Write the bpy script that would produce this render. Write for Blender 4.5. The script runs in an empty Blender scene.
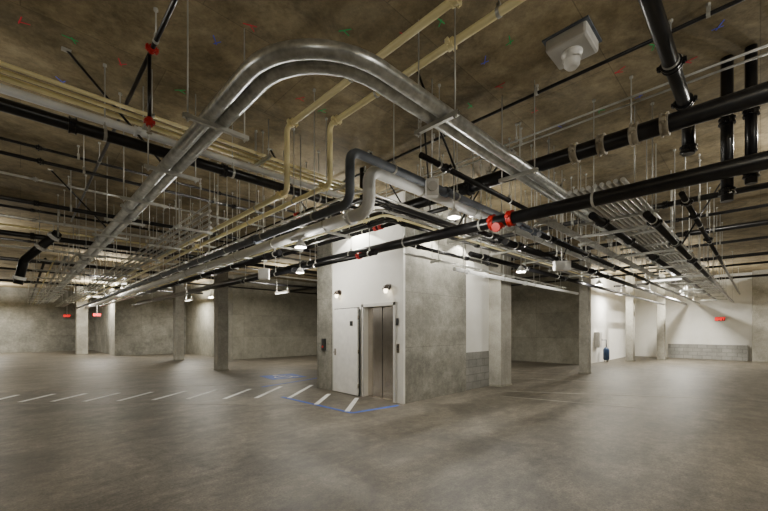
import bpy, bmesh, math, random
from mathutils import Vector, Matrix
random.seed(4)
S = bpy.context.scene
COL = S.collection
FPX, CX, HY, CH = 370.0, 384.0, 330.0, 1.6
TH = math.radians(45.5)
CEIL = 4.6

# ---------- site survey helpers: sight line through a photo point, cut with a real plane ----------
def ray(px, py):
    a = (px-CX)/FPX
    return Vector((math.cos(TH)+math.sin(TH)*a, math.sin(TH)-math.cos(TH)*a, (HY-py)/FPX))
O = Vector((0, 0, CH))
def atz(px, py, z): r = ray(px, py); return O + r*((z-CH)/r.z)
def atx(px, py, x): r = ray(px, py); return O + r*(x/r.x)
def aty(px, py, y): r = ray(px, py); return O + r*(y/r.y)

# ---------- materials ----------
def new_mat(name):
    m = bpy.data.materials.new(name); m.use_nodes = True
    nt = m.node_tree; b = nt.nodes['Principled BSDF']
    return m, nt, b
def ramp(nt, c0, c1, p0=0.3, p1=0.7):
    r = nt.nodes.new('ShaderNodeValToRGB')
    r.color_ramp.elements[0].position = p0; r.color_ramp.elements[1].position = p1
    r.color_ramp.elements[0].color = (*c0, 1); r.color_ramp.elements[1].color = (*c1, 1)
    return r
def noise(nt, scale, detail=4, vec=None, rough=0.55):
    n = nt.nodes.new('ShaderNodeTexNoise'); n.inputs['Scale'].default_value = scale
    n.inputs['Detail'].default_value = detail; n.inputs['Roughness'].default_value = rough
    if vec is not None: nt.links.new(vec, n.inputs['Vector'])
    return n
def plain(name, c0, c1=None, rough=0.5, metal=0.0, scale=6, bump=0.0):
    m, nt, b = new_mat(name)
    if c1 is None: c1 = tuple(min(1, v*1.15) for v in c0)
    tc = nt.nodes.new('ShaderNodeTexCoord')
    n = noise(nt, scale, 3, tc.outputs['Object']); r = ramp(nt, c0, c1)
    nt.links.new(n.outputs['Fac'], r.inputs['Fac']); nt.links.new(r.outputs['Color'], b.inputs['Base Color'])
    b.inputs['Roughness'].default_value = rough; b.inputs['Metallic'].default_value = metal
    if bump:
        n2 = noise(nt, scale*8, 4, tc.outputs['Object']); bp = nt.nodes.new('ShaderNodeBump')
        bp.inputs['Strength'].default_value = bump; bp.inputs['Distance'].default_value = 0.02
        nt.links.new(n2.outputs['Fac'], bp.inputs['Height']); nt.links.new(bp.outputs['Normal'], b.inputs['Normal'])
    return m
def concrete(name, c0, c1, c2, s1=0.5, s2=5.0, rough=0.8, bump=0.25, stretch=(1, 1, 1), panel=None, grain=0.0, fine=45, stain=0.0):
    m, nt, b = new_mat(name); L = nt.links
    tc = nt.nodes.new('ShaderNodeTexCoord'); mp = nt.nodes.new('ShaderNodeMapping')
    mp.inputs['Scale'].default_value = stretch
    L.new(tc.outputs['Object'], mp.inputs['Vector'])
    n1 = noise(nt, s1, 6, mp.outputs['Vector'], 0.62); r1 = ramp(nt, c0, c1, .36, .64)
    L.new(n1.outputs['Fac'], r1.inputs['Fac'])
    n2 = noise(nt, s2, 8, tc.outputs['Object'], 0.7); r2 = ramp(nt, (0, 0, 0), (1, 1, 1), .42, .72)
    L.new(n2.outputs['Fac'], r2.inputs['Fac'])
    mx = nt.nodes.new('ShaderNodeMix'); mx.data_type = 'RGBA'
    mul = nt.nodes.new('ShaderNodeMath'); mul.operation = 'MULTIPLY'; mul.inputs[1].default_value = .55
    L.new(r2.outputs['Color'], mul.inputs[0]); L.new(mul.outputs[0], mx.inputs['Factor'])
    L.new(r1.outputs['Color'], mx.inputs['A']); mx.inputs['B'].default_value = (*c2, 1)
    out = mx.outputs['Result']
    def mult(a, colout, fac=1.0):
        m2 = nt.nodes.new('ShaderNodeMix'); m2.data_type = 'RGBA'; m2.blend_type = 'MULTIPLY'
        m2.inputs['Factor'].default_value = fac
        L.new(a, m2.inputs['A']); L.new(colout, m2.inputs['B']); return m2.outputs['Result']
    if grain:
        if fine:
            ng = noise(nt, fine, 4, tc.outputs['Object'], .85); rg = ramp(nt, (.4, .4, .4), (1.2, 1.2, 1.2), .38, .6)
            L.new(ng.outputs['Fac'], rg.inputs['Fac']); out = mult(out, rg.outputs['Color'], grain)
        nb = noise(nt, 1.7, 8, mp.outputs['Vector'], .8); rb = ramp(nt, (.55, .54, .52), (1.15, 1.15, 1.15), .36, .58)
        L.new(nb.outputs['Fac'], rb.inputs['Fac']); out = mult(out, rb.outputs['Color'], grain)
    if stain:
        ns = noise(nt, 0.9, 9, tc.outputs['Object'], .72); ns.inputs['Distortion'].default_value = 1.2
        rs = ramp(nt, (.5, .5, .49), (1.1, 1.1, 1.1), .42, .54)
        L.new(ns.outputs['Fac'], rs.inputs['Fac']); out = mult(out, rs.outputs['Color'], stain)
        nf = noise(nt, 9, 6, tc.outputs['Object'], .8); rf = ramp(nt, (.6, .6, .6), (1.18, 1.18, 1.18), .4, .58)
        L.new(nf.outputs['Fac'], rf.inputs['Fac']); out = mult(out, rf.outputs['Color'], stain)
    if panel:
        sp = nt.nodes.new('ShaderNodeSeparateXYZ'); L.new(tc.outputs['Object'], sp.inputs[0])
        cb = nt.nodes.new('ShaderNodeCombineXYZ')
        if panel[0] == 'wall':
            ad = nt.nodes.new('ShaderNodeMath'); ad.operation = 'ADD'
            L.new(sp.outputs['X'], ad.inputs[0]); L.new(sp.outputs['Y'], ad.inputs[1])
            L.new(ad.outputs[0], cb.inputs['X']); L.new(sp.outputs['Z'], cb.inputs['Y'])
        else:
            L.new(sp.outputs['X'], cb.inputs['X']); L.new(sp.outputs['Y'], cb.inputs['Y'])
        br = nt.nodes.new('ShaderNodeTexBrick'); br.offset = panel[4] if len(panel) > 4 else 0.0
        br.inputs['Scale'].default_value = 1.0; br.inputs['Brick Width'].default_value = panel[1]
        br.inputs['Row Height'].default_value = panel[2]; br.inputs['Mortar Size'].default_value = panel[3]
        br.inputs['Color1'].default_value = (1, 1, 1, 1); br.inputs['Color2'].default_value = (.8, .8, .8, 1)
        br.inputs['Mortar'].default_value = (.6, .6, .6, 1)
        L.new(cb.outputs[0], br.inputs['Vector'])
        out = mult(out, br.outputs['Color'])
    L.new(out, b.inputs['Base Color'])
    b.inputs['Roughness'].default_value = rough
    bp = nt.nodes.new('ShaderNodeBump'); bp.inputs['Strength'].default_value = bump; bp.inputs['Distance'].default_value = .02
    L.new(n2.outputs['Fac'], bp.inputs['Height']); L.new(bp.outputs['Normal'], b.inputs['Normal'])
    return m
def emit(name, col, s):
    m, nt, b = new_mat(name)
    b.inputs['Base Color'].default_value = (*col, 1)
    b.inputs['Emission Color'].default_value = (*col, 1); b.inputs['Emission Strength'].default_value = s
    return m

M = {}
M['floor'] = concrete('floor_concrete', (.098, .086, .064), (.17, .15, .117), (.245, .22, .178), .45, 5.0, .5, .2, stretch=(.55, 1.5, 1), grain=.8, stain=.6)
M['ceil'] = concrete('ceiling_concrete', (.24, .188, .1), (.4, .325, .195), (.53, .445, .285), .7, 2.2, .85, .15, panel=('flat', 2.4, 1.2, .005, .5), grain=.6, fine=0, stain=.5)
M['conc'] = concrete('wall_concrete', (.22, .215, .18), (.34, .33, .285), (.43, .415, .365), .7, 6.0, .8, .25, panel=('wall', 2.4, 1.22, .006), grain=.5, stain=.3)
M['dconc'] = concrete('far_wall_concrete', (.25, .24, .19), (.37, .355, .29), (.41, .395, .33), .5, 5.0, .8, .25, panel=('wall', 2.4, 1.22, .006), grain=.4, stain=.2)
M['colc'] = concrete('column_concrete', (.28, .27, .23), (.4, .385, .33), (.46, .44, .39), 1.2, 8.0, .8, .25, grain=.4)
M['cmu'] = concrete('block_masonry', (.22, .22, .205), (.32, .315, .29), (.38, .37, .34), 2, 20.0, .85, .3, panel=('wall', .4, .2, .012, .5))
M['white'] = concrete('white_paint', (.72, .71, .66), (.84, .83, .79), (.8, .79, .74), .8, 4.0, .6, .05)
M['door'] = plain('door_paint', (.82, .81, .78), rough=.4)
M['frame'] = plain('frame_paint', (.6, .59, .56), rough=.45)
M['galv'] = plain('galvanized_steel', (.45, .47, .46), (.78, .8, .79), .3, .75, 14)
M['strut'] = plain('zinc_strut', (.45, .45, .42), (.6, .6, .55), .4, .5, 10)
M['emt'] = plain('conduit_steel', (.5, .5, .48), (.72, .72, .69), .3, .6, 10)
M['rod'] = plain('rod_steel', (.5, .5, .47), (.62, .62, .58), .4, .4, 10)
M['black'] = plain('black_pipe_paint', (.005, .005, .006), (.012, .012, .014), .28, 0, 8)
M['cream'] = plain('cream_pipe', (.88, .77, .4), (.95, .85, .5), .4, 0, 3)
M['wpipe'] = plain('white_insulation', (.84, .85, .84), (.92, .93, .92), .5, 0, 6, .1)
M['gpipe'] = plain('grey_pipe', (.1, .118, .15), (.15, .17, .205), .6, 0, 6)
M['red'] = plain('red_enamel', (.5, .012, .01), (.62, .025, .02), .4)
M['brass'] = plain('dull_brass', (.34, .3, .23), (.55, .5, .4), .4, .3)
M['steel'] = plain('brushed_steel', (.55, .5, .44), (.7, .65, .59), .2, .95, 3)
M['dark'] = plain('dark_plastic', (.02, .02, .02), rough=.5)
M['bronze'] = plain('bronze_paint', (.05, .035, .025), rough=.4)
M['wplas'] = plain('white_plastic', (.8, .79, .77), rough=.4)
M['paintw'] = plain('white_line_paint', (.68, .68, .66), (.85, .85, .83), .6, 0, 9)
M['paintf'] = plain('worn_line_paint', (.24, .225, .19), (.33, .315, .27), .6, 0, 9)
M['paintb'] = plain('blue_line_paint', (.01, .06, .38), (.03, .11, .5), .6, 0, 9)
M['mg'] = plain('green_spray', (.03, .5, .15), rough=.7)
M['mr'] = plain('red_spray', (.75, .05, .08), rough=.7)
M['mb'] = plain('blue_spray', (.12, .15, .8), rough=.7)
M['blue'] = plain('blue_enamel', (.02, .05, .12), rough=.4)
M['tube'] = emit('lit_tube', (1, .96, .86), 5)
M['lens'] = plain('white_lens', (.85, .85, .83), rough=.3)
M['jar'] = emit('lit_jar', (1, .86, .6), 9)
M['exit'] = emit('lit_red', (1, .01, .01), 1.6)

# ---------- mesh builders ----------
class MB:
    def __init__(s): s.bm = bmesh.new()
    def box(s, c, d, rot=None):
        r = bmesh.ops.create_cube(s.bm, size=1.0)
        mt = Matrix.Translation(Vector(c)) @ (rot.to_4x4() if rot else Matrix.Identity(4)) @ Matrix.Diagonal((*d, 1))
        bmesh.ops.transform(s.bm, matrix=mt, verts=r['verts']); return s
    def bb(s, a, b):
        return s.box([(a[i]+b[i])/2 for i in range(3)], [abs(b[i]-a[i]) for i in range(3)])
    def sweep(s, pts, r, seg=14, cap=True):
        pts = [Vector(p) for p in pts]; n = len(pts); bm = s.bm
        rr = r if isinstance(r, (list, tuple)) else [r]*n
        t = []
        for i in range(n):
            if i == 0: v = pts[1]-pts[0]
            elif i == n-1: v = pts[-1]-pts[-2]
            else: v = (pts[i+1]-pts[i]).normalized()+(pts[i]-pts[i-1]).normalized()
            t.append(v.normalized())
        up = Vector((0, 0, 1)) if abs(t[0].z) < .9 else Vector((1, 0, 0))
        nrm = t[0].cross(up).normalized(); rings = []
        for i in range(n):
            if i:
                nrm = (nrm - t[i]*nrm.dot(t[i])).normalized()
            bi = t[i].cross(nrm)
            rings.append([bm.verts.new(pts[i]+(nrm*math.cos(2*math.pi*k/seg)+bi*math.sin(2*math.pi*k/seg))*rr[i]) for k in range(seg)])
        for i in range(n-1):
            for k in range(seg):
                f = bm.faces.new((rings[i][k], rings[i][(k+1) % seg], rings[i+1][(k+1) % seg], rings[i+1][k])); f.smooth = seg > 6
        if cap:
            bm.faces.new(rings[0]); bm.faces.new(rings[-1])
        return s
    def cyl(s, a, b, r, seg=14): return s.sweep([a, b], r, seg)
    def ring(s, c, ax, R, w, th, seg=20):
        c = Vector(c); ax = Vector(ax).normalized()
        up = Vector((0, 0, 1)) if abs(ax.z) < .9 else Vector((1, 0, 0))
        n = ax.cross(up).normalized(); b = ax.cross(n); vs = []
        for k in range(seg):
            d = n*math.cos(2*math.pi*k/seg)+b*math.sin(2*math.pi*k/seg)
            vs.append([s.bm.verts.new(c+d*q+ax*h) for q, h in ((R, -w/2), (R+th, -w/2), (R+th, w/2), (R, w/2))])
        for k in range(seg):
            k2 = (k+1) % seg
            for j in range(4):
                s.bm.faces.new((vs[k][j], vs[k2][j], vs[k2][(j+1) % 4], vs[k][(j+1) % 4]))
        return s
    def poly(s, pts, z0, z1):
        lo = [s.bm.verts.new((p[0], p[1], z0)) for p in pts]; hi = [s.bm.verts.new((p[0], p[1], z1)) for p in pts]
        s.bm.faces.new(lo[::-1]); s.bm.faces.new(hi)
        for i in range(len(pts)):
            j = (i+1) % len(pts); s.bm.faces.new((lo[i], lo[j], hi[j], hi[i]))
        return s
    def build(s, name, mat, parent=None, bevel=0):
        bmesh.ops.recalc_face_normals(s.bm, faces=s.bm.faces)
        me = bpy.data.meshes.new(name); s.bm.to_mesh(me); s.bm.free()
        me.materials.append(M[mat]); o = bpy.data.objects.new(name, me); COL.objects.link(o)
        if parent: o.parent = parent
        if bevel:
            b = o.modifiers.new('bevel', 'BEVEL'); b.width = bevel; b.segments = 2; b.limit_method = 'ANGLE'
        return o

def fillet(pts, R, n=10):
    pts = [Vector(p) for p in pts]; out = [pts[0]]
    for i in range(1, len(pts)-1):
        a = (pts[i-1]-pts[i]); b = (pts[i+1]-pts[i]); la, lb = a.length, b.length; a.normalize(); b.normalize()
        ang = a.angle(b)
        if abs(ang-math.pi) < 1e-3: out.append(pts[i]); continue
        phi = math.pi-ang; t = R*math.tan(phi/2)
        lim = min(la, lb)*.49; Rr = R
        if t > lim: t = lim; Rr = t/math.tan(phi/2)
        c = pts[i]+(a+b).normalized()*(Rr/math.cos(phi/2))
        p0 = pts[i]+a*t-c; p1 = pts[i]+b*t-c
        for k in range(n+1):
            f = k/n; w = (math.sin((1-f)*phi)*p0+math.sin(f*phi)*p1)/math.sin(phi); out.append(c+w)
    out.append(pts[-1]); return out

def tag(o, label=None, cat=None, group=None, kind=None):
    if label: o['label'] = label
    if cat: o['category'] = cat
    if group: o['group'] = group
    if kind: o['kind'] = kind
    return o
def thing(name, label, cat, loc=(0, 0, 0), group=None, rz=0):
    o = bpy.data.objects.new(name, None); COL.objects.link(o); o.location = loc; o.rotation_euler.z = rz
    o.empty_display_size = .1
    return tag(o, label, cat, group)
def dup(root, loc, rz=None, label=None):
    c = root.copy(); COL.objects.link(c); c.location = loc
    if rz is not None: c.rotation_euler.z = rz
    if label: c['label'] = label
    for ch in [q for q in root.children]:
        d = ch.copy(); COL.objects.link(d); d.parent = c
        for g in list(ch.children):
            e = g.copy(); COL.objects.link(e); e.parent = d
    return c

# ---------- shell ----------
def st(mb, name, mat): return tag(mb.build(name, mat), kind='structure')
st(MB().bb((-14, -14, -.2), (27.5, 37.5, 0)), 'floor', 'floor')
st(MB().bb((-14, -14, CEIL), (27.5, 37.5, CEIL+.3)), 'ceiling', 'ceil')
st(MB().bb((-14, 37, 0), (4.17, 37.3, CEIL)), 'wall_left', 'conc')
st(MB().bb((4.17, 28, 0), (8.2, 28.3, CEIL)).bb((4.17, 28.3, 0), (4.47, 37, CEIL)), 'wall_left_inner', 'conc')
st(MB().bb((8.2, 20, 0), (18.5, 20.3, CEIL)).bb((8.2, 20.3, 0), (8.5, 28, CEIL)), 'wall_centre', 'dconc')
st(MB().bb((18.5, 5.66, 0), (18.8, 20, CEIL)), 'wall_right_inner', 'dconc')
st(MB().bb((18.8, 5.66, 0), (27, 5.96, CEIL)), 'wall_right_return', 'white')
st(MB().bb((27, -14, 0), (27.3, 5.96, CEIL)), 'wall_right', 'white')
st(MB().bb((26.75, .45, 0), (27, 3.75, .8)), 'wall_right_low', 'cmu')
st(MB().bb((-14.3, -14, 0), (-14, 37.3, CEIL)), 'wall_rear_left', 'conc')
st(MB().bb((-14, -14.3, 0), (27.3, -14, CEIL)), 'wall_rear_right', 'conc')

# elevator core
BX, BY = 5.90, 5.42
st(MB().bb((BX, 5.5, 0), (6.1, 5.69, CEIL)).bb((BX, 6.69, 0), (6.1, 7.95, CEIL)).bb((BX, 5.69, 2.15), (6.1, 6.69, CEIL)), 'wall_elevator_left', 'white')
st(MB().bb((5.86, 7.95, 0), (6.1, 8.6, CEIL)), 'wall_elevator_pier', 'conc')
st(MB().bb((BX, BY, 0), (8.35, 5.5, CEIL)).bb((6.1, 5.5, 0), (8.35, 5.62, CEIL)), 'wall_elevator_front', 'conc')
st(MB().bb((8.35, BY+.05, 1.0), (9.6, 5.62, CEIL)), 'wall_elevator_panel', 'white')
st(MB().bb((8.35, BY+.04, 0), (9.6, 5.62, 1.0)), 'wall_elevator_masonry', 'cmu')
st(MB().bb((9.6, 5.5, 0), (9.8, 8.6, CEIL)).bb((6.1, 8.4, 0), (9.6, 8.6, CEIL)), 'wall_elevator_back', 'conc')
st(MB().bb((BX-.012, 5.40, 0), (BX+.05, 5.5, CEIL)), 'trim_1', 'white')
# steel door in its recess
st(MB().bb((6.1, 5.62, 0), (6.22, 5.69, 2.3)).bb((6.1, 6.69, 0), (6.22, 6.76, 2.3)).bb((6.1, 5.69, 2.15), (6.22, 6.69, 2.3)), 'trim_2', 'frame')
ed = thing('elevator_door', 'pair of shiny steel elevator doors in the lit doorway', 'elevator door', (6.03, 6.19, 0))
MB().bb((0, -.495, .01), (.04, -.012, 2.14)).build('door_panel', 'steel', ed, .004)
MB().bb((0, .012, .01), (.04, .495, 2.14)).build('door_panel', 'steel', ed, .004)
MB().bb((.02, -.014, .01), (.035, .014, 2.14)).build('meeting_edge', 'dark', ed)
MB().bb((-.06, -.495, 0), (0, .495, .01)).build('sill', 'steel', ed)
fr = MB()
for y0, y1, z0, z1 in ((5.62, 5.69, 0, 2.22), (6.69, 6.76, 0, 2.22), (5.62, 6.76, 2.15, 2.22)):
    fr.bb((BX-.03, y0, z0), (BX, y1, z1))
st(fr, 'door_1', 'frame')
leaf = thing('door_leaf', 'white painted metal door folded open beside the elevator doorway', 'door', (5.82, 7.29, 0), None, -.05)
MB().bb((-.02, -.5, .02), (.02, .52, 2.13)).build('panel', 'door', leaf, .004)
MB().bb((.02, -.52, .01), (.032, .54, 2.15)).build('edge_shadow', 'dark', leaf)  # dark backing plate stands in for the shadow gap round the leaf
MB().bb((-.026, .40, .95), (-.02, .47, 1.12)).build('lock_plate', 'steel', leaf)
hd = MB(); hd.cyl((-.02, .435, 1.03), (-.08, .435, 1.03), .011).cyl((-.075, .44, 1.03), (-.075, .32, 1.03), .01); hd.build('handle', 'steel', leaf)
for z in (.25, 1.08, 1.9):
    MB().cyl((.0, -.51, z-.05), (.0, -.51, z+.05), .012).build('hinge', 'steel', leaf)
MB().bb((-.024, -.32, 1.7), (-.02, -.2, 1.82)).build('notice', 'dark', leaf)

def sconce(y, label):
    t = thing('wall_sconce', label, 'wall light', (BX, y, 2.52))
    MB().cyl((0, 0, .05), (-.03, 0, .05), .07, 20).build('backplate', 'bronze', t)
    MB().sweep([(-.03, 0, .06), (-.09, 0, .09), (-.11, 0, .05)], .014).build('arm', 'bronze', t)
    MB().sweep([(-.11, 0, .08), (-.11, 0, .02), (-.11, 0, -.01)], [.03, .065, .085], 20).build('shade', 'bronze', t)
    MB().sweep([(-.11, 0, -.012), (-.11, 0, -.04), (-.11, 0, -.08), (-.11, 0, -.1)], [.045, .048, .038, .02], 18).build('glass_jar', 'jar', t)
sconce(7.63, 'small lit bronze wall light above the open white door')
sconce(5.84, 'small lit bronze wall light nearest the corner of the elevator core')
t = thing('call_button', 'small call button plate beside the elevator doorway', 'button plate', (BX, 5.56, 1.2))
MB().bb((-.012, -.04, -.1), (0, .04, .1)).build('plate', 'steel', t, .003)
MB().cyl((-.018, 0, .03), (-.01, 0, .03), .014).build('button', 'dark', t); MB().cyl((-.018, 0, -.03), (-.01, 0, -.03), .014).build('button', 'dark', t)
tag(MB().bb((BX-.024, 5.54, 1.7), (BX-.012, 5.62, 1.86)).build('wall_sign', 'dark', None, .002), 'small dark sign plate high beside the elevator doorway', 'sign')
t = thing('alarm_box', 'small dark call station with a red button on the grey concrete pier', 'call box', (5.86, 8.25, 1.15))
MB().bb((-.06, -.07, -.1), (0, .07, .22)).build('housing', 'dark', t, .008); MB().cyl((-.075, 0, .0), (-.06, 0, .0), .03).build('button', 'red', t)

# ---------- columns ----------
def column(x, y, label, w=.42, w2=None):
    w2 = w2 or w
    t = thing('concrete_column', label, 'column', (x, y, 0))
    MB().bb((-w/2, -w2/2, 0), (w/2, w2/2, CEIL)).build('shaft', 'colc', t, .02)
    MB().bb((-w/2-.008, -w2/2-.008, 0), (w/2+.008, w2/2+.008, .05)).build('base_grout', 'dconc', t)
column(5.72, 15.1, 'square concrete column nearest on the left side', .42)
column(6.0, 21.7, 'square concrete column behind the nearest left one', .42)
column(14.9, 4.55, 'square concrete column nearest on the right of the core', .32)
column(22.4, 4.7, 'square concrete column second away on the right', .34)
column(24.6, 3.75, 'square concrete column before the low masonry wall', .34)
column(9.9, 5.29, 'wide concrete column attached to the right end of the elevator core', .62, .4)
column(26.6, -.15, 'concrete pier on the far right wall', .6, .9)
column(2.9, 31.5, 'pale square concrete column by the far left wall', .6)

# ---------- hangers (only along stretches the place shows; sparser far away) ----------
def cull(pts):
    out = []; nfar = 0
    for p in pts:
        dx = p[0]*math.cos(TH)+p[1]*math.sin(TH); dr = p[0]*math.sin(TH)-p[1]*math.cos(TH)
        if dx < .5: continue
        px = CX+FPX*dr/dx; bot = HY-FPX*(p[2]-CH)/dx
        if px < -60 or px > 830 or bot < -40: continue
        if p[0] > 6 and p[1] > 5.5 and dx > 9: continue
        if dx > 10:
            nfar += 1
            if nfar % 3 != 1 or dx > 20: continue
        out.append(p)
    return out
def rod_hangers(pts, r, axis, desc):
    first = None; lab = 'threaded rod hanger ' + desc; grp = 'rod hangers ' + desc
    for p in cull(pts):
        x, y, z = p; rz = 0 if axis == 'x' else math.pi/2
        if first is None:
            first = thing('pipe_hanger', lab, 'pipe hanger', (x, y, CEIL), grp, rz); d = CEIL-z
            MB().cyl((0, 0, 0), (0, 0, -(d-r-.02)), .007, 8).build('rod', 'rod', first)
            MB().ring((0, 0, -d), (1, 0, 0), r+.0005, .03, .006).box((0, 0, -(d-r-.025)), (.03, .03, .04)).build('clevis_ring', 'strut', first)
            MB().cyl((0, 0, -.025), (0, 0, 0), .02, 6).build('anchor', 'rod', first)
        else: dup(first, (x, y, CEIL), rz)
def trapeze(pts, width, zs, axis, desc):
    first = None; lab = 'zinc strut trapeze hanger ' + desc; grp = 'trapeze hangers ' + desc
    for p in pts:
        rz = 0 if axis == 'x' else math.pi/2    # run along x -> strut along y
        if first is None:
            first = thing('trapeze_hanger', lab, 'pipe hanger', (p[0], p[1], CEIL), grp, rz); d = CEIL-zs
            c = MB(); w = width/2
            c.bb((-.02, -w, -d-.04), (.02, w, -d-.036)).bb((-.02, -w, -d-.04), (-.016, w, -d)).bb((.016, -w, -d-.04), (.02, w, -d))
            c.bb((-.02, -w, -d-.004), (-.009, w, -d)).bb((.009, -w, -d-.004), (.02, w, -d)).build('strut', 'strut', first)
            for s in (-1, 1):
                MB().cyl((0, s*(w-.04), 0), (0, s*(w-.04), -d-.07), .007, 8).build('rod', 'rod', first)
                MB().cyl((0, s*(w-.04), -d-.055), (0, s*(w-.04), -d-.04), .016, 6).build('nut', 'rod', first)
        else: dup(first, (p[0], p[1], CEIL), rz)
def frange(a, b, s):
    out = []; s *= .72
    while a < b: out.append(a); a += s
    return out

def add_coupling(root, p, ax, r, mat):
    p = Vector(p); ax = Vector(ax); c = MB(); w = max(.07, r*.8)
    c.ring(p, ax, r*.98, w, r*.18+.004, 20)
    c.ring(p-ax*w*.38, ax, r, w*.22, r*.26+.006, 20).ring(p+ax*w*.38, ax, r, w*.22, r*.26+.006, 20)
    side = ax.cross(Vector((0, 0, 1)))
    side = side.normalized() if side.length > .1 else Vector((1, 0, 0))
    for s in (-1, 1):
        q = p+side*s*(r*1.3+.01); c.box(q, (.03+r*.25, .03+r*.25, .035))
        c.cyl(q-Vector((0, 0, .035)), q+Vector((0, 0, .035)), .009, 8)
    c.build('coupling', mat, root)

def pipe(name, label, cat, pts, r, mat, R=.15, group=None, cpl=()):
    path = fillet(pts, R) if len(pts) > 2 else pts
    if not cpl:
        return tag(MB().sweep(path, r, 16 if r > .03 else 10).build(name, mat), label, cat, group)
    t = thing(name, label, cat, (0, 0, 0), group)
    t.location = pts[0]; off = Vector(pts[0])
    MB().sweep([Vector(q)-off for q in path], r, 16).build('pipe', mat, t)
    for p, ax, m in cpl: add_coupling(t, Vector(p)-off, ax, r, m)
    return t
XA, YA = (1, 0, 0), (0, 1, 0)
TOP = CEIL-.002

# ---------- galvanized pair with the wide bend ----------
for k, (lab) in enumerate(('outer large galvanized steel pipe sweeping in a wide bend overhead', 'inner large galvanized steel pipe nested inside the wide overhead bend')):
    o = .13*k
    pts = [(1.26+o, 36.5, 3.6), (1.26+o, 2.04+o, 3.6), (26.5, 2.04+o, 3.6)]
    cp = [((1.26+o, y, 3.6), YA, 'galv') for y in (7.2+o*4, 10.2, 13.2, 16.2)]+[((8.5+o, 2.04+o, 3.6), XA, 'galv')]
    pipe('galvanized_pipe', lab, 'pipe', pts, .063, 'galv', .72-o*.6, cpl=cp)
trapeze([(1.33, y) for y in frange(3.6, 34, 2.0)], .6, 3.537, 'y', 'under the large galvanized pipes running left')
trapeze([(x, 2.11) for x in (2.75, 4.4)], .5, 3.537, 'x', 'under the galvanized pipes after the bend')

# ---------- cream pipes with drops ----------
for k, (px, pye, z2, lab) in enumerate(((287, 127, 3.435, 'cream pipe with a vertical drop, left of two'), (330, 124.5, 3.51, 'cream pipe with a vertical drop, right of two'))):
    p = atz(px, pye, 4.3)
    pts = [(p.x, -9, 4.3), (p.x, p.y, 4.3), (p.x, p.y, z2), (p.x, 31.0, z2)]
    cp = [((p.x, p.y-.14, 4.3), YA, 'cream'), ((p.x, p.y+.14, z2), YA, 'cream'), ((p.x, 1.75+k*.3, 4.3), YA, 'cream'), ((p.x, 8+k, z2), YA, 'cream')]
    pipe('cream_pipe', lab, 'pipe', pts, .036, 'cream', .08, cpl=cp)
    rod_hangers([(p.x, y, 4.3) for y in frange(-6, p.y-.3, 2.1)], .036, 'y', 'on the %s cream pipe before its drop' % ('left', 'right')[k])
    rod_hangers([(p.x, y, z2) for y in frange(p.y+.9, 30, 2.1)], .036, 'y', 'on the %s cream pipe after its drop' % ('left', 'right')[k])

# ---------- grey and white insulated ----------
p = atz(350, 150, 3.6); z2 = CH+2*127/180
pipe('grey_pipe', 'dark blue-grey pipe with an elbow dropping toward the left', 'pipe',
     [(14.2, p.y, 3.6), (p.x, p.y, 3.6), (p.x, p.y, z2), (p.x, 31.0, z2)], .052, 'gpipe', .13,
     cpl=[((4.4, p.y, 3.6), XA, 'gpipe'), ((p.x, p.y+2.3, z2), YA, 'gpipe')])
rod_hangers([(x, p.y, 3.6) for x in frange(p.x+.7, 14, 1.9)], .052, 'x', 'on the dark grey pipe by the core')
rod_hangers([(p.x, y, z2) for y in frange(p.y+.7, 30, 1.9)], .052, 'y', 'on the low dark grey pipe going left')
p2 = atz(369, 169, 3.6); z3 = CH+2*122/165
pipe('white_pipe', 'thick white insulated pipe with an elbow behind the dark grey one', 'pipe',
     [(14.1, p2.y, 3.6), (p2.x, p2.y, 3.6), (p2.x, p2.y, z3), (p2.x, 31.0, z3)], .078, 'wpipe', .16,
     cpl=[((p2.x, p2.y+.35, z3), YA, 'wpipe')])
rod_hangers([(x, p2.y, 3.6) for x in frange(p2.x+1.0, 14, 1.9)], .078, 'x', 'on the white insulated pipe by the core')
rod_hangers([(p2.x, y, z3) for y in frange(p2.y+.9, 30, 2.1)], .078, 'y', 'on the low white insulated pipe going left')

# ---------- black mains running along y ----------
def yx(py, z, px=768): return atz(px, py, z).x
x1 = yx(160, 3.3)
pipe('black_pipe', 'large low black main pipe with red couplings crossing before the core', 'pipe', [(x1, -9, 3.3), (x1, 27.6, 3.3)], .092, 'black',
     cpl=[((x1, atx(493, 218, x1).y, 3.3), YA, 'red'), ((x1, atx(511, 215, x1).y, 3.3), YA, 'red'), ((x1, 8.5, 3.3), YA, 'black')])
rod_hangers([(x1, y, 3.3) for y in frange(-5.1, 26, 2.3)], .092, 'y', 'on the large low black main')
ty = atx(502, 216, x1).y
tag(MB().sweep([(x1, ty-.001, 3.23), (x1-.16, ty, 3.17)], .055).sweep([(x1-.15, ty, 3.17), (x1-.2, ty, 3.155)], .07).build('red_tee_outlet', 'red'), 'red capped outlet on the side of the large low black main', 'pipe fitting')
x2 = yx(92, 3.9)
bc = [(x2, atx(px, 150, x2).y, 3.9) for px in (575, 602, 635, 665)]
pipe('black_pipe', 'thick upper black main pipe with dull brass couplings', 'pipe', [(x2, -9, 3.9), (x2, 27.5, 3.9)], .098, 'black', cpl=[(q, YA, 'brass') for q in bc]+[((x2, atx(470, 150, x2).y, 3.9), YA, 'black')])
rod_hangers([(x2, y, 3.9) for y in frange(-4.4, 26, 1.9)], .098, 'y', 'on the thick upper black main')
q = atz(385, 228, 3.68); qx = q.x-.12
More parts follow.
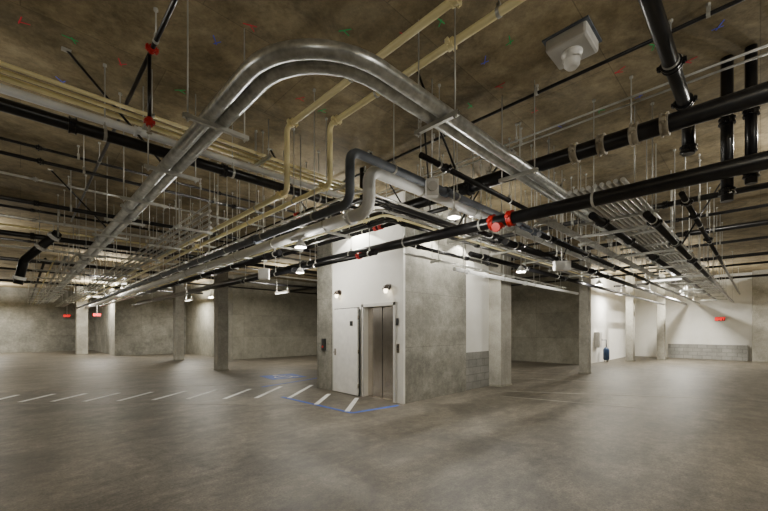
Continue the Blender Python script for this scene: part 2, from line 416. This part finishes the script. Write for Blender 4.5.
pipe('black_pipe', 'black pipe with two red couplings in front of the elevator core', 'pipe', [(qx, 3.75, 3.68), (qx, 27, 3.68)], .04, 'black', .1,
     cpl=[((qx, q.y, 3.68), YA, 'red'), ((qx, q.y+.15, 3.68), YA, 'red')])
rod_hangers([(qx, y, 3.68) for y in frange(5.9, 26, 2.3)], .04, 'y', 'on the black pipe with the red couplings')
for xx, z, r, y0, cs, lab in ((4.2, 3.74, .05, 5.45, 'black', 'black pipe above the conduits left of the core'), (3.65, 3.72, .035, 5.5, 'red', 'slim black pipe with a red coupling left of the core'), (4.62, 3.72, .03, 5.6, 'black', 'slimmest black pipe left of the core'),
        (3.3, 2.98, .045, 6.0, 'black', 'lowest black pipe left of the core'), (4.9, 3.1, .05, 5.2, 'red', 'low black pipe before the white elevator wall')):
    pipe('black_pipe', lab, 'pipe', [(xx, y0, z), (xx, 27, z)], r, 'black', cpl=[((xx, y0+.5, z), YA, cs), ((xx, y0+3, z), YA, 'black'), ((xx, y0+6, z), YA, 'black')])
    rod_hangers([(xx, y, z) for y in frange(y0+.2, 26, 2.6)], r, 'y', 'on the ' + lab)
for i, (xx, z, r, m, lab) in enumerate(((.95, 3.4, .02, 'emt', 'steel conduit just left of the galvanized pair'), (.8, 3.4, .028, 'emt', 'thicker steel conduit left of the galvanized pair'), (.62, 3.4, .02, 'cream', 'cream conduit left of the galvanized pair'), (.45, 3.4, .03, 'black', 'slim black pipe outermost left of the galvanized pair'))):
    pipe('left_run', lab, 'conduit', [(xx, 11.5+.4*i, z), (xx, 36, z)], r, m)
trapeze([(.7, y) for y in frange(12.6, 34, 3)], .8, 3.37, 'y', 'under the conduits left of the galvanized pair')
# near top black pipe heading to the far right
yb = atz(650, 0, 4.2).y
pipe('black_pipe', 'black pipe dropping from the top right edge over the brass coupled main', 'pipe',
     [(-6, yb, 4.2), (5.75, yb, 4.2), (5.75, yb, 3.72)], .065, 'black', .14, cpl=[((4.55, yb, 4.2), XA, 'black'), ((5.4, yb, 4.2), XA, 'black'), ((5.75, yb, 3.78), (0, 0, 1), 'black')])
rod_hangers([(x, yb, 4.2) for x in frange(-3, 5.5, 2.6)], .065, 'x', 'on the black pipe at the top right')
for px, pyt, zb, lab, rr in ((727, 58, 3.02, 'left black vertical riser at the right edge', .055), (751, 45, 3.15, 'right black vertical riser at the right edge', .05)):
    w = atz(px, pyt, CEIL); w.x = max(w.x, x1+.092+rr+.05)
    pipe('black_riser', lab, 'pipe', [(w.x, w.y, TOP), (w.x, w.y, zb)], rr, 'black', .11, cpl=[((w.x, w.y, 3.9), (0, 0, 1), 'black'), ((w.x, w.y, zb+.1), (0, 0, 1), 'black')])
xt = yx(0, 4.5, 740)
pipe('thin_black_pipe', 'thin black pipe close under the ceiling beside the ceiling lamp', 'pipe', [(xt, -9, 4.5), (xt, 20, 4.5)], .02, 'black')
rod_hangers([(xt, y, 4.5) for y in frange(-6, 19, 2.2)], .02, 'y', 'on the thin black pipe under the ceiling')
for py, lab in ((45, 'upper thin steel conduit crossing the top right'), (53, 'lower thin steel conduit crossing the top right')):
    xx = yx(py, 4.35); pipe('conduit', lab, 'conduit', [(xx, -9, 4.35), (xx, 27, 4.35)], .013, 'emt')
    rod_hangers([(xx, y, 4.35) for y in frange(-5, 24, 2.6)], .013, 'y', 'on the ' + lab)
# more black y-runs further right
for py, r, yend, lab in ((185, .05, 5.0, 'black pipe crossing just below the large main at right'), (205, .03, 5.0, 'slim black pipe below the large mains at right'),
        (222, .06, 19.6, 'black pipe beyond the elevator core at right'), (237, .035, 19.6, 'slim black pipe further beyond the core at right'),
        (253, .05, 19.6, 'far black pipe above the nearest right column'), (262, .04, 19.6, 'far slim black pipe past the nearest right column'), (275, .05, 5.3, 'farthest black pipe near the white right wall')):
    xx = yx(py, 3.85)
    pipe('black_pipe', lab, 'pipe', [(xx, -9, 3.85), (xx, yend, 3.85)], r, 'black', cpl=[((xx, y, 3.85), YA, 'black') for y in (-1, 1.2, 3.9)])
    rod_hangers([(xx, y, 3.85) for y in frange(-3.3, yend, 2.8)], r, 'y', 'on the ' + lab)

# ---------- left black / white pipes running along x ----------
def xy(py, z, px=0): return atz(px, py, z).y
yl = xy(104, 3.8)
pipe('black_pipe', 'thick black pipe crossing under the cream conduits at upper left', 'pipe', [(-9, yl, 3.8), (4.55, yl, 3.8), (4.55, yl, TOP)], .065, 'black', .14,
     cpl=[((x, yl, 3.8), XA, 'black') for x in (.4, 2.0, 3.9)])
rod_hangers([(x, yl, 3.8) for x in frange(-2.2, 4.3, 2.0)], .065, 'x', 'on the thick black pipe at upper left')
yw = xy(90, 3.95)
pipe('white_pipe', 'white pipe running directly above the thick black pipe', 'pipe', [(-9, yw, 3.97), (4.75, yw, 3.97), (4.75, yw, TOP)], .045, 'wpipe', .12, cpl=[((1.0, yw, 3.97), XA, 'wpipe'), ((3, yw, 3.97), XA, 'wpipe')])
for py, lab, r in ((63, 'uppermost cream conduit at upper left', .022), (70, 'middle cream conduit at upper left', .022), (77, 'lowest cream conduit at upper left', .03)):
    yy = xy(py, 4.12); pipe('cream_conduit', lab, 'conduit', [(-9, yy, 4.12), (4.9, yy, 4.12)], r, 'cream')
trapeze([(x, 5.12) for x in frange(-1.8, 4.8, 2.0)], .5, 4.085, 'x', 'under the cream conduits at upper left')
for py, zz, r, m, xe, lab in ((152, 3.95, .025, 'black', 4.9, 'slim black pipe behind the thick black pipe at left'), (197, 3.85, .04, 'black', 17.5, 'black pipe behind the core at left'), (215, 3.85, .03, 'emt', 17.5, 'pale conduit crossing the left half'),
        (232, 3.85, .065, 'black', 17.5, 'thick black pipe far across the left half'), (245, 3.85, .035, 'wpipe', 17.5, 'slim white pipe far across the left half'),
        (258, 3.85, .06, 'black', 17.5, 'thick black pipe before the nearest left column'), (268, 3.85, .04, 'black', 17.5, 'black pipe beyond the nearest left column'),
        (280, 3.85, .06, 'black', 8.0, 'farthest black pipe across the left half'),
        (138, 4.4, .022, 'black', 4.8, 'thin high black pipe close to the ceiling at left'), (172, 4.4, .022, 'emt', 5.6, 'thin high steel conduit close to the ceiling at left'),
        (205, 4.4, .03, 'black', 17.5, 'high black pipe close to the ceiling farther left'), (224, 4.4, .03, 'cream', 17.5, 'high cream pipe close to the ceiling farther left'),
        (238, 4.4, .035, 'black', 17.5, 'high black pipe close to the ceiling far left')):
    yy = xy(py, zz)
    pipe('cross_pipe', lab, 'pipe', [(-9, yy, zz), (xe, yy, zz)], r, m, cpl=[((x, yy, zz), XA, m) for x in (.2, 2.9, 4.3)])
    rod_hangers([(x, yy, zz) for x in frange(-1.2, xe, 2.6)], r, 'x', 'on the ' + lab)

# branch line top left with red couplings
xb = atz(175, 0, 4.3).x
yb1 = atx(152, 36, xb).y
pipe('black_branch_pipe', 'thin black branch pipe with a red coupling near the top left', 'pipe', [(xb, -2, 4.3), (xb, 12, 4.3)], .02, 'black',
     cpl=[((xb, yb1, 4.3), YA, 'red')])
rod_hangers([(xb, y, 4.3) for y in frange(.5, 11.5, 2.4)], .02, 'y', 'on the thin black branch at top left')
t = thing('sprinkler_drop', 'black sprinkler drop with red fittings hanging at top left', 'sprinkler', (xb, yb1+.1, 4.28))
MB().cyl((0, 0, 0), (0, 0, -.62), .017).build('drop_pipe', 'black', t)
MB().sweep([(0, 0, -.6), (0, 0, -.68)], .03).box((0, 0, -.64), (.09, .05, .03)).build('red_fitting', 'red', t)
MB().cyl((0, 0, -.68), (0, 0, -.72), .012).cyl((0, 0, -.745), (0, 0, -.75), .025).cyl((0, 0, -.72), (0, 0, -.745), .004).build('sprinkler_head', 'brass', t)

# leaning grooved pipe at the far left
dpt = 8.2
def atd(px, py, d): r = ray(px, py); return O+r*d
e0, e1, e2 = atd(58, 233, dpt), atd(24, 260, dpt), atd(18, 284, dpt)
t = pipe('black_elbow_pipe', 'black pipe offset with pale bands slanting down at the far left', 'pipe', [tuple(e0), tuple(e1), tuple(e2)], .085, 'black', .18,
     cpl=[(e0.lerp(e1, .5), (e1-e0).normalized(), 'wpipe'), (e0.lerp(e1, .12), (e1-e0).normalized(), 'wpipe'), (e1.lerp(e2, .75), (e2-e1).normalized(), 'wpipe')])
rod_hangers([(e0.x, e0.y, e0.z)], .085, 'x', 'on the slanting black offset at far left')

# ---------- conduit bundles ----------
for i in range(5):
    xx = 1.82+i*.11
    pipe('conduit', 'thin steel conduit in the low bundle running left', 'conduit', [(xx, 5.2+.3*i, 3.3), (xx, 36, 3.3)], (.014, .022, .014, .018, .025)[i], 'emt', .12, group='low left conduit bundle')
trapeze([(2.05, y) for y in frange(6.6, 30, 2.4)], .6, 3.275, 'y', 'under the low conduit bundle running left')
ZS = 3.47
mats = ('emt', 'black', 'black', 'emt', 'cream', 'black')
rads = (.018, .035, .022, .022, .022, .04)
nam = ('innermost steel conduit', 'second black line', 'third slim black line', 'fourth steel conduit', 'fifth cream line', 'outermost black line')
for i in range(6):
    xx = 3.25+i*.24; yy = 3.74+i*.13
    pipe('bending_pipe', nam[i]+' of the set bending around before the core', 'pipe', [(14.3, yy, ZS), (xx, yy, ZS), (xx, 27.5, ZS)], rads[i], mats[i], .12,
         cpl=() if mats[i] == 'emt' else [((xx+.35, yy, ZS), XA, mats[i]), ((xx, yy+.5, ZS), YA, 'red' if i == 2 else mats[i]), ((7.2, yy, ZS), XA, mats[i])])
trapeze([(3.85, y) for y in frange(5.6, 26, 2.4)], 1.5, ZS-.042, 'y', 'under the set beside the core')
trapeze([(x, 4.07) for x in frange(6.3, 14, 2.4)], .95, ZS-.042, 'x', 'under the set before the core')
for i in range(9):
    yy = 1.26+i*.082
    pipe('conduit', 'steel conduit in the rack receding to the right', 'conduit', [(5.6, yy, 3.565), (26.5, yy, 3.565)], .03, 'emt', .2, group='right conduit rack')
trapeze([(x, 1.74) for x in frange(5.85, 26, 2.0)], 1.2, 3.535, 'x', 'under the conduit rack receding right')
for i, (yy, z, r, m, x0, xe, lab) in enumerate(((2.9, 3.03, .055, 'black', 5.6, 26.4, 'black pipe receding right below the rack'), (2.6, 3.2, .03, 'gpipe', 5.55, 26.4, 'slim grey pipe receding right'),
        (2.35, 3.05, .04, 'black', 5.6, 26.4, 'slim black pipe nearest the rack'), (4.58, 2.9, .045, 'wpipe', 6.6, 14.2, 'white pipe receding right past the core'), (3.55, 2.93, .045, 'black', 5.6, 24.1, 'black pipe receding right close to the core'),
        (1.0, 3.05, .045, 'black', 5.6, 26.4, 'black pipe on the outer side of the rack'),
        (4.75, 3.66, .05, 'black', 5.45, 14.2, 'black pipe high against the front of the core'), (4.3, 3.72, .04, 'black', 5.45, 14.2, 'black pipe high before the core front'),
        (2.75, 3.62, .035, 'black', 3.3, 26.4, 'slim black pipe between galvanized and dark grey pipes'), (5.05, 3.35, .04, 'black', 5.5, 9.3, 'short black pipe along the top of the core front'),
        (3.3, 3.25, .04, 'black', 5.5, 24, 'black pipe under the dark grey pipe at right'), (1.65, 3.2, .05, 'black', 5.7, 26.4, 'black pipe hung directly below the conduit rack'), (.75, 3.45, .035, 'black', 6.4, 26.4, 'slim black pipe outermost beside the rack'))):
    pipe('receding_pipe', lab, 'pipe', [(x0, yy, z), (xe, yy, z)], r, m, .12, cpl=[((x, yy, z), XA, m) for x in (x0+.5, 7.8, 10 if xe > 10 else 8.8)])
    if yy != 1.65: rod_hangers([(x, yy, z) for x in frange(x0+.35, xe-.2, 2.5)], r, 'x', 'on the ' + lab)
trapeze([(x, 1.65) for x in frange(6.6, 26, 3.2)], 1.02, 3.15, 'x', 'under the black pipe below the conduit rack')
for i in range(2):
    yy = 4.99-i*.08
    pipe('conduit', 'thin conduit running along the front of the elevator core', 'conduit', [(5.5, yy, 3.12), (14.0, yy, 3.12)], .014, 'emt', .1, group='conduits along the core front')
trapeze([(x, 4.93) for x in frange(6.4, 14, 2.4)], .26, 3.1, 'x', 'under the conduits along the core front')
for i in range(4):
    yy = 2.43+i*.05
    pipe('conduit', 'thin steel conduit in the narrow bank left of the right rack', 'conduit', [(5.6+.15*i, yy, 3.42), (26.4, yy, 3.42)], .016, 'emt', group='narrow conduit bank')
trapeze([(x, 2.5) for x in frange(6.2, 26, 3.0)], .36, 3.404, 'x', 'under the narrow conduit bank at right')

# ---------- sway braces ----------
for (p0, p1, d) in (((1.26, 5.2, 3.66), (.35, 5.2, CEIL), 'nearest black sway brace slanting up from the galvanized pipes'), ((1.26, 9.3, 3.66), (.4, 9.3, CEIL), 'farther black sway brace on the galvanized pipes'),
        ((x2, 2.9, 3.99), (x2+.7, 2.9, CEIL), 'black sway brace on the brass coupled main'), ((x1, 3.62, 3.38), (x1+1.05, 3.62, CEIL), 'black sway brace on the large low main'),
        ((qx, 4.6, 3.72), (qx-1.0, 4.6, CEIL), 'black sway brace slanting left above the red couplings'), ((qx, 4.1, 3.72), (qx-.9, 3.5, CEIL), 'black sway brace slanting forward above the red couplings'),
        ((3.65, 5.7, 3.75), (2.95, 5.7, CEIL), 'black sway brace on the slim pipe left of the core'), ((6.6, 4.75, 3.71), (6.6, 3.9, CEIL), 'black sway brace from the high pipe before the core'),
        ((6.9, 2.75, 3.65), (7.7, 2.75, CEIL), 'black sway brace right of the large low main'), ((9.2, 3.3, 3.29), (10.3, 3.3, CEIL), 'black sway brace farther along the right pipes'),
        ((4.0, 2.75, 3.65), (3.2, 2.75, CEIL), 'black sway brace between the galvanized and dark grey pipes'),
        ((8.3, .98, 3.09), (9.4, .4, CEIL), 'black sway brace on the outer side of the right rack')):
    t = thing('sway_brace', d, 'brace', p0); v = Vector(p1)-Vector(p0)
    MB().cyl((0, 0, 0), v, .014, 10).build('brace_pipe', 'black', t)
    MB().box(v-Vector((0, 0, .01)), (.08, .05, .02)).build('ceiling_foot', 'strut', t); MB().box((0, 0, 0), (.05, .05, .03)).build('clamp', 'strut', t)

# ---------- light fixtures, some added for their effect ----------
LC = (1, .955, .85)
def strip(x, y, z, ax, label, e=45, up=None):
    t = thing('strip_light', label, 'ceiling light', (x, y, z), None, 0 if ax == 'x' else math.pi/2)
    e = e*1.75; up = e*.75 if up is None else up*2.0
    MB().bb((-.61, -.05, .0), (.61, .05, .06)).bb((-.61, -.035, -.015), (.61, .035, 0)).build('housing', 'wplas', t, .005)
    for s in (-1, 1):
        MB().cyl((-.58, s*.035, -.035), (.58, s*.035, -.035), .016, 12).build('tube', 'tube', t)
        MB().bb((s*.58-.01, -.055, -.055), (s*.58+.01, .055, 0)).build('end_cap', 'wplas', t)
    for s in (-1, 1):
        MB().cyl((s*.5, 0, .06), (s*.5, 0, CEIL-z), .005, 6).build('suspension_rod', 'rod', t)
    for kk, (en, rx, dz) in enumerate(((e, 0, -.06), (up, math.pi, .075))):  # the upward area lamp is added to brighten the ceiling
        l = bpy.data.lights.new('strip_lamp', 'AREA'); l.shape = 'RECTANGLE'; l.size = 1.15; l.size_y = .08; l.energy = en; l.color = LC
        lo = bpy.data.objects.new('strip_lamp', l); COL.objects.link(lo); lo.parent = t; lo.location = (0, 0, dz); lo.rotation_euler = (rx, 0, 0)
def round_lamp(x, y, z, label, e, spot=None):
    t = thing('round_lamp', label, 'ceiling light', (x, y, z))
    MB().sweep([(0, 0, .1), (0, 0, .04), (0, 0, 0)], [.03, .07, .09], 20).build('housing', 'wplas', t)
    MB().ring((0, 0, -.01), (0, 0, 1), .07, .02, .02, 20).build('rim', 'wplas', t)
    if CEIL-z > .12: MB().cyl((0, 0, .1), (0, 0, CEIL-z), .01, 8).build('stem', 'rod', t)
    l = bpy.data.lights.new('round_bulb', 'SPOT' if spot else 'POINT'); l.shadow_soft_size = .025 if spot else .04; l.energy = e; l.color = LC
    if spot: l.spot_size = math.radians(spot); l.spot_blend = .12
    lo = bpy.data.objects.new('round_bulb', l); COL.objects.link(lo); lo.parent = t; lo.location = (0, 0, -.07)
def at(px, py, z): v = atz(px, py, z); return v.x, v.y
round_lamp(*at(300, 272, 2.95), 2.95, 'round lit lamp just left of the elevator core below the pipes', 110)
round_lamp(*at(211, 297, 2.95), 2.95, 'round lit lamp above the nearest left column', 160)
strip(*at(110, 282, 3.62), 3.62, 'x', 'lit strip light far left among the pipes', 60)
round_lamp(*at(521, 271, 2.8), 2.8, 'round lit lamp right of the elevator core below the pipes', 95)
round_lamp(*at(599, 284, 2.9), 2.9, 'round lit lamp over the nearest right column', 110)
round_lamp(7.3, 4.55, 4.2, 'added round lit lamp among the pipes before the front of the elevator core', 70)  # added above the pipes so their shadows band the core front
round_lamp(6.75, 5.18, 3.95, 'added shaded round lamp close against the front of the core', 190, 124)  # added spot, its cone draws a light scallop on the core wall
round_lamp(8.05, 5.18, 3.95, 'added shaded round lamp close against the core beside the white panel', 170, 124)  # added spot for a second light scallop by the white panel
round_lamp(4.95, 6.6, 4.25, 'added round lit lamp above the pipes facing the white elevator wall', 90)  # added over the pipes to throw banded shadows below
round_lamp(5.6, 6.9, 4.2, 'added shaded round lamp close against the white elevator wall', 140, 128)  # added spot that scallops the white wall with light
round_lamp(4.35, 3.02, 3.2, 'round lit lamp hanging below the grey and white pipes', 32)
round_lamp(3.1, 5.0, 2.9, 'added round lit lamp hanging left of the core below the pipes', 55)  # added low so pipe shadows fall upward on the white wall
strip(13.5, 13.0, 3.4, 'x', 'strip light in the bay behind the elevator core', 80)
strip(12.0, 8.0, 3.4, 'x', 'strip light right behind the elevator core', 50)
strip(16.5, 2.5, 3.42, 'y', 'strip light between the right columns', 45)
strip(23.5, 2.75, 3.4, 'x', 'lit strip light before the far right white wall', 200)
strip(21.0, 4.9, 3.4, 'x', 'added strip light along the white return wall', 110)  # added to brighten the white return wall
strip(24.5, -3.0, 3.4, 'y', 'added unseen strip light beyond the right edge by the white wall', 160)  # added out of view to brighten the far right wall
strip(3.3, 29.0, 3.7, 'x', 'lit strip light before the far left wall', 200)
strip(-2, 34.5, 3.4, 'x', 'added strip light at the far left wall', 260)  # added to brighten the far left wall
strip(-3, 24, 3.4, 'x', 'added unseen strip light beyond the left edge', 140)  # added lamp out of view, turned up for the far left wall
strip(7.2, 24.0, 3.4, 'y', 'strip light in the left rear bay', 130)
strip(8.9, 16.0, 3.4, 'y', 'strip light before the dark centre wall', 75)
strip(-1.6, 15.0, 3.5, 'x', 'strip light in the left drive aisle', 60)
strip(-3.0, -2.0, 3.1, 'x', 'added unseen strip light behind the camera on the left', 35, 115)  # added fill for the foreground floor and ceiling
round_lamp(3.2, -3.6, 4.45, 'added unseen round lamp behind the camera on the right', 190)  # added out of view to cast pipe shadows across the near floor
round_lamp(8.2, -.9, 4.45, 'added unseen round lamp on the ceiling beyond the right edge', 190)  # added out of view as foreground light from the right
strip(-3.5, 6.0, 3.1, 'y', 'added unseen strip light beyond the left edge near the camera', 50, 115)  # added out of view as foreground fill from the left
strip(10.5, -3.5, 3.1, 'y', 'added unseen strip light beyond the right edge near the camera', 45, 115)  # added out of view as foreground fill from the right
strip(3.5, -4.5, 3.1, 'x', 'added unseen strip light well behind the camera', 25, 115)  # added rear fill, mostly thrown up at the near ceiling

# ceiling lamp, box with hanging lens
c = atz(572, 50, 4.5)
t = thing('ceiling_lamp', 'square grey ceiling lamp box with a round white lens', 'ceiling light', (c.x, c.y, CEIL))
MB().bb((-.2, -.2, -.13), (.2, .2, 0)).build('box', 'frame', t, .03)
MB().bb((-.22, -.22, -.015), (.22, .22, 0)).build('flange', 'gpipe', t)
MB().sweep([(0, 0, -.13), (0, 0, -.15), (0, 0, -.16), (0, 0, -.26), (0, 0, -.29)], [.1, .1, .08, .075, .05], 24).build('lens', 'lens', t)
MB().ring((0, 0, -.2), (0, 0, 1), .084, .012, .006, 24).build('lens_ring', 'wplas', t)
# white boxes
def wbox(px, py, z, w, h, label, lens=False):
    p = atz(px, py, z); t = thing('junction_box', label, 'electrical box', (p.x, p.y, p.z), None, TH-math.pi/2)
    MB().bb((-w/2, -.05, -h/2), (w/2, .05, h/2)).build('box', 'wplas', t, .01)
    if lens:
        MB().cyl((0, -.05, 0), (0, -.075, 0), min(w, h)*.38, 20).build('round_cover', 'frame', t)
    else: MB().bb((-w/2+.02, -.056, -h/2+.02), (w/2-.02, -.05, h/2-.02)).build('cover', 'wpipe', t, .003)
    MB().cyl((0, 0, h/2), (0, 0, CEIL-p.z), .01, 8).build('drop_conduit', 'emt', t)
wbox(432, 188, 3.3, .15, .2, 'white box with a round cover hanging among pipes before the core', True)
wbox(562, 266, 2.8, .3, .18, 'white box hanging below the pipes right of the core')
wbox(264, 274, 2.85, .24, .24, 'white box hanging below the pipes left of the core')

# ---------- exit signs ----------
def exit_sign(loc, rz, label, wallmount):
    t = thing('exit_sign', label, 'exit sign', loc, None, rz)
    MB().bb((-.2, -.03, -.1), (.2, .03, .1)).build('housing', 'dark', t, .006)
    cu = bpy.data.curves.new('EXIT', 'FONT'); cu.body = 'EXIT'; cu.size = .2; cu.align_x = 'CENTER'; cu.align_y = 'CENTER'; cu.extrude = .002
    cu.offset = .01
    tmp = bpy.data.objects.new('tmp', cu); COL.objects.link(tmp)
    me = bpy.data.meshes.new_from_object(tmp.evaluated_get(bpy.context.evaluated_depsgraph_get()))
    bpy.data.objects.remove(tmp); me.materials.clear(); me.materials.append(M['exit'])
    o = bpy.data.objects.new('lettering', me); COL.objects.link(o); o.parent = t; o.location = (0, -.033, 0); o.rotation_euler = (math.pi/2, 0, 0)
    if wallmount: MB().bb((-.03, .03, -.03), (.03, .08, .03)).build('bracket', 'wplas', t)
    else: MB().cyl((0, 0, .1), (0, 0, CEIL-loc[2]), .012, 8).build('stem', 'wplas', t)
p = atx(720, 319, 26.92); exit_sign((26.92, p.y, p.z), -math.pi/2, 'red lettered exit sign on the far right white wall', True)
p = atd(97, 315, 24); exit_sign(tuple(p), 0, 'red lettered exit sign hanging by the pale far left column', False)
p = atd(67, 316, 28); exit_sign(tuple(p), 0, 'farther red lettered exit sign left of the pale column', False)

# ---------- small equipment by right wall ----------
t = thing('pressure_tank', 'small dark blue tank beside the white return wall far right', 'tank', (20.8, 5.38, 0))
MB().sweep([(0, 0, .1), (0, 0, .16), (0, 0, .62), (0, 0, .7), (0, 0, .74)], [.1, .14, .14, .1, .05], 20).build('body', 'blue', t)
for k in range(3):
    an = k*2.1; MB().cyl((.09*math.cos(an), .09*math.sin(an), 0), (.09*math.cos(an), .09*math.sin(an), .16), .015, 8).build('leg', 'dark', t)
MB().sweep([(0, 0, .74), (0, 0, 1.1), (0, .27, 1.1)], .02).build('outlet_pipe', 'gpipe', t)
t = thing('control_cabinet', 'pale grey cabinet on the white return wall beside the blue tank', 'cabinet', (20.1, 5.66, 0))
MB().bb((-.22, -.22, .75), (.22, 0, 1.5)).build('body', 'frame', t, .01)
MB().bb((-.19, -.235, .8), (.19, -.22, 1.45)).build('door', 'frame', t, .004)
MB().bb((.12, -.25, 1.08), (.15, -.235, 1.18)).build('latch', 'dark', t)

# ---------- floor paint ----------
dash = [((-12, 402), (18, 395)), ((20, 402), (54, 394)), ((52, 401.5), (86, 393.5)), ((84, 401.5), (119, 393)), ((118, 401), (152, 392)), ((153, 400), (186, 391)), ((187, 399), (216, 390)),
        ((224, 399), (250, 389)), ((256, 398), (281, 386.5)), ((289, 398), (312, 385)), ((316, 404.5), (329, 394)), ((347, 411.5), (357, 398))]
def stripe(a, b, w, mat, name, label, group=None, z=.004):
    a = Vector((a[0], a[1])); b = Vector((b[0], b[1])); d = (b-a).normalized(); s = Vector((-d.y, d.x))*w/2
    return tag(MB().poly([a-s, b-s, b+s, a+s], 0.0, z).build(name, mat), label, 'floor marking', group)
for a, b in dash:
    stripe(atz(*a, 0), atz(*b, 0), .1, 'paintw', 'hatch_stripe', 'white painted hatch stripe on the floor left of the core', 'white hatch stripes on the floor')
stripe(atz(0, 403.5, 0), atz(318, 404.5, 0), .03, 'paintf', 'boundary_line', 'long faint line along the near end of the hatch stripes', z=.003)
stripe(atz(0, 392, 0), atz(314, 382, 0), .03, 'paintf', 'boundary_line', 'long faint line along the far end of the hatch stripes', z=.003)
stripe(atz(282, 397, 0), atz(352, 413, 0), .08, 'paintb', 'blue_line', 'blue floor line left of the elevator core corner', z=.0035)
stripe(atz(352, 413, 0), atz(398, 405.5, 0), .08, 'paintb', 'blue_line', 'blue floor line ending at the elevator core corner', z=.003)
stripe(atz(262, 387, 0), atz(318, 378, 0), .08, 'paintb', 'blue_line', 'blue floor line below the accessible parking symbol', z=.003)
# accessible symbol
p = atz(283, 376.5, 0); t = thing('accessible_symbol', 'blue painted square with a white wheelchair symbol on the floor', 'floor marking', (p.x, p.y, 0), None, -.1)
MB().bb((-.6, -.6, 0), (.6, .6, .003)).build('blue_square', 'paintb', t)
def flat(pts, w, mb, z0=.003, z1=.006):
    for i in range(len(pts)-1):
        a = Vector(pts[i]); b = Vector(pts[i+1]); d = (b-a).normalized(); s = Vector((-d.y, d.x))*w/2
        mb.poly([a-s, b-s, b+s, a+s], z0, z1)
sy = MB(); flat([(.28*math.cos(k*.35+2.3)-.05, .28*math.sin(k*.35+2.3)-.15) for k in range(14)], .06, sy)
flat([(-.08, .3), (-.04, -.05), (.2, -.05), (.32, -.35), (.42, -.33)], .08, sy, .0062, .0075)
flat([(-.05, .12), (.15, .1)], .06, sy, .0078, .009)
sy.poly([(.09*math.cos(k*.628)-.1, .09*math.sin(k*.628)+.42) for k in range(10)], .003, .006).build('wheelchair_mark', 'paintw', t)
for a, b, lab in (((500, 396), (640, 408), 'faint stall line nearest on the right floor'), ((505, 391), (700, 398), 'faint stall line second on the right floor'), ((520, 378), (600, 382), 'faint stall line between core and right column'), ((512, 372), (566, 374), 'farthest faint stall line behind the right column')):
    stripe(atz(*a, 0), atz(*b, 0), .06, 'paintf', 'stall_line', lab, z=.002)

# ---------- spray marks on the ceiling ----------
for i, (px, py, m) in enumerate(((70, 38, 'mg'), (420, 62, 'mg'), (450, 42, 'mb'), (330, 140, 'mg'), (300, 98, 'mr'), (640, 95, 'mb'), (500, 85, 'mr'), (395, 100, 'mg'), (215, 40, 'mb'), (600, 110, 'mg'), (535, 110, 'mr'), (20, 20, 'mr'), (440, 20, 'mg'), (120, 62, 'mr'), (655, 45, 'mg'), (485, 60, 'mb'), (322, 110, 'mg'), (470, 105, 'mg'), (690, 60, 'mr'), (250, 25, 'mr'),
        (60, 80, 'mb'), (345, 30, 'mg'), (510, 40, 'mg'), (560, 125, 'mb'), (405, 35, 'mr'), (620, 70, 'mr'), (180, 90, 'mg'), (720, 25, 'mb'))):
    p = atz(px, py, CEIL); an = i*1.3; mk = MB()
    mk.box((0, 0, -.002), (.13, .01, .004), Matrix.Rotation(an, 3, 'Z')); mk.box((.03, .02, -.002), (.09, .01, .0035), Matrix.Rotation(an+1.1, 3, 'Z'))
    o = mk.build('spray_mark', m); o.location = p
    cn = {'mg': 'green', 'mr': 'red', 'mb': 'blue'}[m]
    tag(o, 'small %s spray paint layout mark on the ceiling' % cn, 'paint mark', '%s spray marks on the ceiling' % cn)

# ---------- world & camera ----------
w = bpy.data.worlds.new('world'); S.world = w; w.use_nodes = True
w.node_tree.nodes['Background'].inputs[0].default_value = (.5, .46, .4, 1); w.node_tree.nodes['Background'].inputs[1].default_value = .05
cam = bpy.data.cameras.new('camera'); co = bpy.data.objects.new('camera', cam); COL.objects.link(co)
co.location = (0, 0, CH); co.rotation_euler = (math.pi/2, 0, TH-math.pi/2)
cam.sensor_width = 36; cam.lens = FPX/768*36; cam.shift_y = 74.5/768; cam.clip_end = 200
S.camera = co
